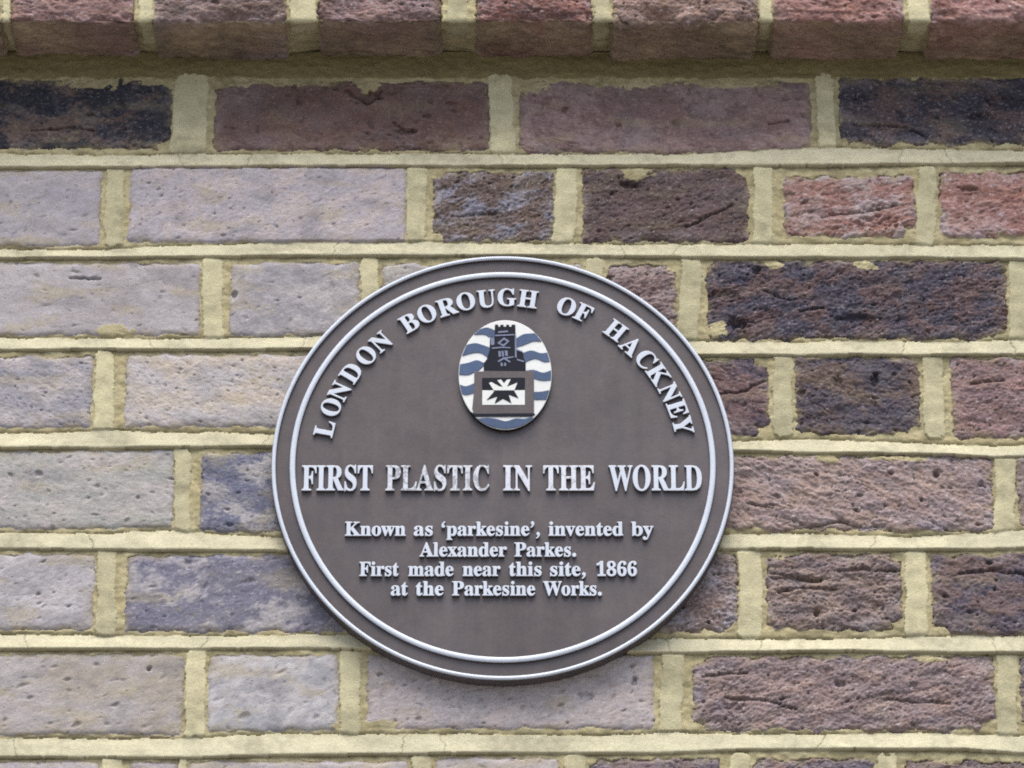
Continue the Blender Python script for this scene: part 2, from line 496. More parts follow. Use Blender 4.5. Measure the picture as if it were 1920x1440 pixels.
    C += (np.array(lin((128, 126, 132)), np.float32) - C) * (soot * np.clip(1.1 - ro, .2, 1))[..., None]
    # a little lime bloom along some lower edges, ochre stain near the joints
    bloom = sstep(-.05, .6, noise(bx / 22, bz / 12, seed + 35) + .4 * fin) * np.exp(-d / 6) * .55 * per(8) * 1.5
    C += (np.array(lin((196, 190, 200)), np.float32) - C) * np.clip(bloom, 0, .8)[..., None]
    stain = np.clip(np.exp(-d / 2.2) * (.35 + 1.2 * noise(X / 16, Z / 11, seed + 37)), 0, .75)
    C += (np.array(lin((168, 156, 122)), np.float32) - C) * stain[..., None]
    # --- rough old mortar bedding
    om = fbm(X / 7, Z / 5, 3, seed + 40)
    hm = -1.1 + .8 * noise(X / 11, Z / 9, seed + 41) + .35 * noise(X / 4.5, Z / 4, seed + 42) + .16 * noise(X / 1.8, Z / 1.8, seed + 44)
    oldc = np.array(lin(OLD), np.float32)[None, None] * (1 + .20 * om + .26 * noise(X / 30, Z / 22, seed + 45))[..., None]
    tt = sstep(-.1, .5, noise(X / 24, Z / 15, seed + 46) + .4 * om)[..., None]
    oldc = oldc * (1 - .6 * tt) + np.array(lin((204, 196, 158)), np.float32) * .6 * tt
    H = np.where(inside, hb, hm)
    COL = np.where(inside[..., None], C, oldc)
    spec = np.where(inside, per(8), 0)
    mort = ~inside
    slop = np.zeros(X.shape, bool)
    for cx, cz, rx, ry in L.slops:
        j0, j1 = np.searchsorted(xs, (cx - rx * 2, cx + rx * 2))
        k0, k1 = np.searchsorted(zs, (cz - ry * 2, cz + ry * 2))
        sl = (slice(k0, k1), slice(j0, j1))
        e = np.hypot((wx[sl] - cx) / rx, (wz[sl] - cz) / ry) + .35 * om[sl] + .3 * noise(X[sl] / 5, Z[sl] / 4, seed + 48)
        slop[sl] |= e < 1
    H = np.where(slop, np.maximum(hb * .6 + .25, -.6 + .4 * om), H)
    COL = np.where(slop[..., None], oldc, COL)
    mort |= slop
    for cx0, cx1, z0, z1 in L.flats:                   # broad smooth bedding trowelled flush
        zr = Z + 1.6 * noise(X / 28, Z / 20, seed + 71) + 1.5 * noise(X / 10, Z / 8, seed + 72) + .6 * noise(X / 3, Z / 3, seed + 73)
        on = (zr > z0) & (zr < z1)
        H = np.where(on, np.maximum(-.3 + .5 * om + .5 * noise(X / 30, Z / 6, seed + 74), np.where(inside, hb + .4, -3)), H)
        COL = np.where(on[..., None], np.array(lin((140, 130, 92)), np.float32) * (1 + .12 * om + .18 * noise(X / 40, Z / 9, seed + 75))[..., None], COL)  # mortar colour darkened to stand in for shade under the oversailing course
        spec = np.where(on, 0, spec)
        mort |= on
    # --- upright ribbons
    rag = 1.3 * noise(X / 24, Z / 21, seed + 49) + .5 * noise(X / 9, Z / 9, seed + 50) + .5 * noise(X / 2.8, Z / 2.8, seed + 51)
    sm = noise(X / 16, Z / 9, seed + 52)
    dirt = np.clip(noise(X / 38, Z / 26, seed + 53) + .5 * noise(X / 6, Z / 5, seed + 54), 0, 1)
    for i, (xt, xb, w, z0, z1) in enumerate(L.perps):
        k0, k1 = np.searchsorted(zs, (z0, z1))
        j0, j1 = np.searchsorted(xs, (min(xt, xb) - w, max(xt, xb) + w))
        if j1 <= j0 or k1 <= k0:
            continue
        sl = (slice(k0, k1), slice(j0, j1))
        xc = xb + (xt - xb) * (Z[sl] - z0) / (z1 - z0)
        e = (X[sl] - xc + .8 * noise(Z[sl] / 15, Z[sl] * 0 + i, seed + 55)) / (w / 2) + rag[sl] * 2 / w
        en = np.minimum(Z[sl] - z0, z1 - Z[sl]) + 2.5 * om[sl] - 1.0
        on = (np.abs(e) < 1 - .35 * sstep(3, 0, en)) & (en > 0)
        H[sl] = np.where(on, .15 - .35 * e ** 4 + .35 * sm[sl] - .3 * e + .10 * noise(X[sl] / 1.9, Z[sl] / 1.9, seed + 56), H[sl])
        k = 1 + .10 * np.sin(i * 7.3)
        c = np.array(lin(PERP), np.float32) * k * (1 + .14 * sm[sl] + .05 * rag[sl] - .30 * dirt[sl])[..., None]
        COL[sl] = np.where(on[..., None], c, COL[sl])
        mort[sl] |= on
        spec[sl] = np.where(on, 0, spec[sl])
    # --- bed ribbons, struck: set back at the top, standing proud at the foot
    for i, pts in enumerate(L.beds):
        q = np.array(pts)
        zt, zf = np.interp(xs, q[:, 0], q[:, 1]), np.interp(xs, q[:, 0], q[:, 2])
        zt = zt + .7 * noise(xs / 60, xs * 0 + i * 3.1, seed + 60) + .9 * noise(xs / 14, xs * 0 + i * 7.7, seed + 61) + .5 * noise(xs / 4, xs * 0 + i, seed + 62)
        zf = zf + .5 * noise(xs / 60, xs * 0 + i * 5.3, seed + 63) + .3 * noise(xs / 18, xs * 0 + i * 2.7, seed + 64) + .12 * noise(xs / 5, xs * 0 + i, seed + 65)
        k0, k1 = np.searchsorted(zs, (zf.min() - 1, zt.max() + 1))
        if k1 <= k0:
            continue
        sl = (slice(k0, k1), slice(None))
        e = (zt[None] - Z[sl]) / np.maximum(zt - zf, 1)[None]
        on = (e > 0) & (e < 1)
        below, above = zf[None] - Z[sl], Z[sl] - zt[None]
        proud = np.clip(.62 + .75 * noise(xs / 55, xs * 0 + i * 1.9, seed + 69) + .45 * noise(xs / 16, xs * 0 + i * 6.1, seed + 70), .12, 1.15)[None]
        lip = sstep(-.35, .35, noise(X[sl] / 26, Z[sl] * 0 + i * 4.4, seed + 67) + .2)
        gap = (3.2 * np.clip(proud + .15, 0, 1) * np.exp(-np.maximum(below, 0) / .9) * (below > 0) + 2.8 * (.3 + .7 * lip) * np.exp(-np.maximum(above, 0) / .9) * (above > 0))
        H[sl] = np.where(on, (-1.9 + 1.0 * (1 - proud)) + (1.7 + 2.8 * proud) * e - .7 * sstep(.90, 1, e) + .22 * sm[sl] + .08 * rag[sl], H[sl] - gap * np.where(mort[sl], 1, .55))
        c = np.array(lin(CREAM), np.float32) * (1 + .08 * sm[sl] + .05 * noise(X[sl] / 60, Z[sl] / 3, seed + 66) + .10 * noise(X[sl] / 70, Z[sl] / 50, seed + 76) - .30 * dirt[sl])[..., None]
        for k in range(int((xs[-1] - xs[0]) / 190)):    # hairline shrinkage cracks
            xk = xs[0] + 190 * k + 90 * math.sin(i * 9.7 + k * 4.1)
            on_c = np.abs(X[sl] - xk - 2.2 * noise(Z[sl] / 5, Z[sl] * 0 + k, seed + 68) + (e - .5) * 5 * math.sin(k * 3.3)) < .45
            c = np.where(on_c[..., None], c * .62, c)
            H[sl] -= np.where(on_c & on, .5, 0)
        edge = sstep(.80, 1.0, np.abs(e * 2 - 1) + .25 * om[sl])[..., None] * .45
        c = c * (1 - edge) + oldc[sl] * edge
        COL[sl] = np.where(on[..., None], c, COL[sl])
        mort[sl] |= on
        spec[sl] = np.where(on, 0, spec[sl])
    RGBA = np.concatenate([np.clip(COL, .01, .9), np.clip(spec, 0, 1)[..., None]], -1)
    return X, Z, H, RGBA, mort


def split(P, RGBA, mort):
    nz, nx = mort.shape
    I = np.arange(nz * nx).reshape(nz, nx)
    Q = np.stack([I[:-1, :-1], I[:-1, 1:], I[1:, 1:], I[1:, :-1]], -1).reshape(-1, 4)
    mm = mort.ravel()[Q].any(1)
    return P.reshape(-1, 3), RGBA.reshape(-1, 4), Q[~mm], Q[mm]


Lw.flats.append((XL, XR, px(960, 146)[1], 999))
wall = tag(empty('brick_wall', (0, 0, 0)), 'weathered stock brick wall with pale yellow struck mortar joints behind the round plaque', 'wall')
ZC = px(960, 107)[1]                                   # underside of the oversailing course where it meets the wall
xs = graded(-425, 425, .75, -640, 640, 2.2, XL, XR, 6.5)
zs = graded(-345, ZC + 5, .75, -520, 0, 2.2, -2800, ZC, 8)
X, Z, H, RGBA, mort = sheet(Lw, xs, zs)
P = np.stack([X / 1000, -H / 1000, AIM_Z + Z / 1000], -1)
P, RGBA, qb, qm = split(P, RGBA, mort)
link('brickwork', grid_mesh('brickwork', P, qb, RGBA), M_BRICK, wall)
# the solid of the wall behind the pointing goes with the joints
core = np.array([[x, y, z] for x in (XL / 1000, XR / 1000) for y in (.02, .215) for z in (0, AIM_Z + ZC / 1000 + .6)])
n0 = len(P)
cq = np.array([[0, 1, 3, 2], [4, 6, 7, 5], [0, 4, 5, 1], [2, 3, 7, 6], [1, 5, 7, 3], [0, 2, 6, 4]]) + n0
ccol = np.tile(np.array(lin(OLD) + [0.]), (8, 1))
link('mortar_joints', grid_mesh('mortar_joints', np.concatenate([P, core]), np.concatenate([qm, cq]), np.concatenate([RGBA, ccol])), M_MORTAR, wall)

# ------------------------------------------------------------------ the oversailing header course above
PRJ, RC = 54.0, 5.0
Lc = Layout()
CJ = [(-290, -250), (0, 18), (252, 288), (536, 596), (828, 892), (1110, 1148), (1422, 1450), (1694, 1744), (1985, 2020), (2260, 2300)]
CC = [((146, 116, 114), (124, 96, 92)), ((152, 118, 122), (130, 100, 102)), ((140, 118, 122), (118, 98, 96)), ((138, 112, 118), (120, 94, 98)),
      ((148, 100, 98), (122, 86, 84)), ((136, 108, 102), (150, 122, 116)), ((156, 112, 110), (136, 94, 92)), ((154, 104, 100), (162, 122, 120)), ((150, 110, 112), (140, 110, 116))]
AR = PRJ - RC + RC * math.pi / 2                       # sheet coordinate where the front face starts
xe = []
for (a, c) in CJ:
    xe.append((px(a, 22, -PRJ)[0], px(c, 22, -PRJ)[0]))
HT = AR + 64                                           # top of the header course on the sheet
for i in range(len(xe) - 1):
    ca, cb = CC[i % len(CC)]
    Lc.bricks.append((xe[i][1], xe[i + 1][0], -8, HT + rnd.uniform(-1, 1), ca, cb, .5, 1.1, .5, rnd.uniform(-2.2, 2.0)))
for a, c in xe:
    m_ = (a + c) / 2
    Lc.perps.append((m_ + rnd.uniform(-1, 1), m_ + rnd.uniform(-2, 2), (c - a) * rnd.uniform(.55, .85), PRJ - rnd.uniform(10, 46), HT + 8))


def headers(L, z0, z1, x, s, limit):
    while (limit - x) * s > 0:
        j, w = rnd.uniform(13, 18), rnd.uniform(98, 106)
        a, c = (x + j, x + j + w) if s > 0 else (x - j - w, x - j)
        p = PAL[rnd.randrange(2, 6)]
        L.bricks.append((a, c, z0, z1, p[0], p[1], .5, 1.0, .5, rnd.uniform(-.8, .8)))
        L.perps.append((x + s * j / 2, x + s * j / 2, 13, z0, z1 + 5))
        x = c if s > 0 else a


headers(Lc, -8, HT, xe[0][0], -1, XL)
headers(Lc, -8, HT, xe[-1][1], 1, XR)
zt = HT
for k in range(6):
    Lc.beds.append([(0, zt + 13, zt + 2)])
    fill_row(Lc, zt + 17, zt + 79, XL - rnd.uniform(0, 230), 1, XR)
    zt += 81
xs = graded(-425, 425, .85, -640, 640, 2.5, XL, XR, 6.5)
vs = graded(-6, AR + 34, .75, -6, AR + 110, 2.2, -6, zt, 8)
X, V, H, RGBA, mort = sheet(Lc, xs, vs, seed=200)
soffit = sstep(PRJ + 1, PRJ - 3, V + 2.0 * noise(X / 12, V / 12, 91)) * np.where(mort, .5, 1)
film = np.clip(.60 + .75 * noise(X / 62, V / 60, 92) + .25 * noise(X / 8, V / 8, 93), .25, 1) * soffit
RGBA[..., :3] += (np.array(lin((146, 130, 108))) * (1.08 + .75 * noise(X / 66, V / 90, 97) + .36 * noise(X / 11, V / 8, 98) + .22 * noise(X / 3, V / 2.5, 99))[..., None] - RGBA[..., :3]) * film[..., None]
RGBA[..., 3] *= 1 - .8 * soffit
near = np.exp(-((V - PRJ) / 7.0) ** 2) * (~mort)
H = H - near * np.clip(1.5 + 5.5 * noise(X / 22, V / 30, 94) + 2.2 * noise(X / 7, V / 11, 95), 0, 7)
H = H - (~mort) * 5.0 * np.exp(-((V - PRJ + 5) / 15.0) ** 2) * noise(X / 27, V / 60, 102)
H = H + (~mort) * 2.2 * noise(X / 40, V / 30, 101) * (V < PRJ + 8)
H = H - np.where(mort, (5 + 5 * noise(X / 60, V / 60, 96)) * sstep(PRJ, PRJ - 8, V), 0)
arc = np.clip((V - (PRJ - RC)) / RC, 0, math.pi / 2)
ny, nzz = -np.sin(arc), -np.cos(arc)                   # outward normal of the bent sheet
Y0 = np.where(V < PRJ - RC, -V, np.where(V < AR, -(PRJ - RC) - RC * np.sin(arc), -PRJ))
Z0 = np.where(V < PRJ - RC, 0, np.where(V < AR, RC - RC * np.cos(arc), RC + V - AR))
P = np.stack([X / 1000, (Y0 + H * ny) / 1000, AIM_Z + (ZC + Z0 + H * nzz) / 1000], -1)
P, RGBA, qb, qm = split(P, RGBA, mort)
course = link('projecting_course', grid_mesh('projecting_course', P, qb, RGBA), M_BRICK, wall)
top = AIM_Z + (ZC + RC + vs[-1] - AR) / 1000
cap = np.array([[XL / 1000, -PRJ / 1000, top - .002], [XR / 1000, -PRJ / 1000, top - .002], [XR / 1000, .03, top - .002], [XL / 1000, .03, top - .002]])
n0 = len(P)
link('mortar_joints', grid_mesh('course_joints', np.concatenate([P, cap]), np.concatenate([qm, [[n0, n0 + 1, n0 + 2, n0 + 3]]]),
                                np.concatenate([RGBA, ccol[:4]])), M_MORTAR, course)

# ------------------------------------------------------------------ pavement at the foot of the wall
m, n, b = mat('paving')
tc = node(n, 'ShaderNodeTexCoord')
t = node(n, 'ShaderNodeTexNoise', Scale=3.0, Detail=8.0)
n.links.new(tc.outputs['Object'], t.inputs['Vector'])
n.links.new(ramp(n, t.outputs['Fac'], [(0.3, (.13, .125, .12)), (0.7, (.23, .22, .21))]), b.inputs['Base Color'])
b.inputs['Roughness'].default_value = 0.9
me = bpy.data.meshes.new('pavement')
me.from_pydata([(-40, -40, 0), (40, -40, 0), (40, 40, 0), (-40, 40, 0)], [], [(0, 1, 2, 3)])
tag(link('pavement', me, m), 'pale grey pavement at the foot of the wall', 'pavement', kind='structure')

# ------------------------------------------------------------------ the plaque
FIELD, FRONT = -10.8, -13.8                            # wall distance (mm) of the plaque's field and of its raised work
PCX, PCZ = px(942.5, 867, FRONT)


def paint_material(name, col, var, rough, wear=0.0, streaks=0.0, spec=0.5, wear_col=(.10, .085, .085)):
    m, n, b = mat(name)
    tc = node(n, 'ShaderNodeTexCoord')

    def nz(scale, detail=4):
        t = node(n, 'ShaderNodeTexNoise', Scale=scale, Detail=detail, Roughness=0.6)
        n.links.new(tc.outputs['Object'], t.inputs['Vector'])
        return t.outputs['Fac']
    c = mixc(n, 'MULTIPLY', 1.0, col, ramp(n, nz(26), [(0.3, 1 - var), (0.7, 1 + var)]))
    c = mixc(n, 'MULTIPLY', 1.0, c, ramp(n, nz(420, 2), [(0.3, 1 - var * .6), (0.7, 1 + var * .6)]))
    if streaks:                                        # rain streaks and dust dried on
        mp = node(n, 'ShaderNodeMapping')
        mp.inputs['Scale'].default_value = (90, 90, 5)
        n.links.new(tc.outputs['Object'], mp.inputs['Vector'])
        t = node(n, 'ShaderNodeTexNoise', Scale=1.0, Detail=5.0, Roughness=0.65)
        n.links.new(mp.outputs[0], t.inputs['Vector'])
        c = mixc(n, 'MULTIPLY', 1.0, c, ramp(n, t.outputs['Fac'], [(0.3, 1 - streaks), (0.7, 1 + streaks)]))
        c = mixc(n, 'MIX', ramp(n, nz(9, 6), [(0.45, 0.0), (0.75, streaks * 1.4)]), c, (.16, .155, .17))
    if wear:
        c = mixc(n, 'MIX', ramp(n, nz(330, 4), [(0.62 - wear * .3, 0.0), (0.70 - wear * .3, .75)]), c, wear_col)
    n.links.new(c, b.inputs['Base Color'])
    n.links.new(ramp(n, nz(60), [(0.3, max(rough - .08, .05)), (0.7, rough + .08)]), b.inputs['Roughness'])
    b.inputs['Specular IOR Level'].default_value = spec
    bp = node(n, 'ShaderNodeBump', Strength=0.15, Distance=0.0004)
    n.links.new(nz(300), bp.inputs['Height'])
    n.links.new(bp.outputs[0], b.inputs['Normal'])
    return m


M_FIELD = paint_material('brown_enamel', lin((84, 75, 76)), .16, .40, streaks=.13)
M_WHITE = paint_material('white_paint', (.43, .475, .545), .05, .45)
M_WORN = paint_material('worn_white_paint', (.45, .48, .53), .08, .5, wear=.44, wear_col=(.15, .16, .19))
M_FADED = paint_material('faded_white_paint', (.46, .49, .55), .08, .5, wear=.22, wear_col=(.26, .26, .29))
M_CREST_WHITE = paint_material('crest_white', (.54, .56, .55), .05, .45)
M_BLUE = paint_material('crest_blue', lin((76, 98, 134), .58), .14, .5, spec=.25)
M_NAVY = paint_material('crest_navy', lin((18, 23, 42), .5), .10, .5, spec=.15)
M_STONE = paint_material('crest_grey', lin((126, 138, 172), .5), .10, .45)

plaque = tag(empty('plaque', (PCX / 1000, 0, AIM_Z + PCZ / 1000)),
             'round brown commemorative plaque with two raised white rings, white lettering and an oval crest', 'plaque')


def lathe(profile, steps=192):
    """profile (r, y) mm, swept round the plaque's axis"""
    a = np.linspace(0, 2 * math.pi, steps, endpoint=False)
    k = len(profile)
    V = np.array([[r * math.cos(t) / 1000, y / 1000, r * math.sin(t) / 1000] for t in a for r, y in profile])
    Q = []
    for i in range(steps):
        for j in range(k - 1):
            Q.append([i * k + j, i * k + j + 1, ((i + 1) % steps) * k + j + 1, ((i + 1) % steps) * k + j])
    return V, np.array(Q)


def lathe_obj(name, profile, m, parent):
    V, Q = lathe(profile)
    me = bpy.data.meshes.new(name)
    me.from_pydata(V.tolist(), [], Q.tolist())
    me.validate()
    me.update()
    me.polygons.foreach_set('use_smooth', np.ones(len(me.polygons), bool))
    o = link(name, me, m, parent)
    md = o.modifiers.new('split', 'EDGE_SPLIT')
    md.split_angle = math.radians(38)
    return o


def ring(name, r0, r1):
    """a raised ring: the crown painted white, the flanks left in the brown enamel"""
    c = .55
    o = lathe_obj(name, [(r0 - .35, FIELD + .3), (r0, FRONT + 1.0), (r0 + .25, FRONT + c), (r0 + .8, FRONT + .12), ((r0 + r1) / 2, FRONT), (r1 - .8, FRONT + .12),
                         (r1 - .25, FRONT + c), (r1, FRONT + 1.0), (r1 + .35, FIELD + .3)], M_WHITE, plaque)
    o.data.materials.append(M_FIELD)
    for p in o.data.polygons:
        if p.index % 8 in (0, 7):
            p.material_index = 1
    return o


RO = 175.0
lathe_obj('backplate', [(.01, FIELD), (60, FIELD), (120, FIELD), (RO - 1, FIELD), (RO + .2, FIELD), (RO + .5, FIELD + .5), (RO + .5, 1.5), (RO - 4, 3)], M_FIELD, plaque)
ring('outer_rim', RO - 3.0, RO + .1)
ring('inner_ring', 157.1, 161.4)

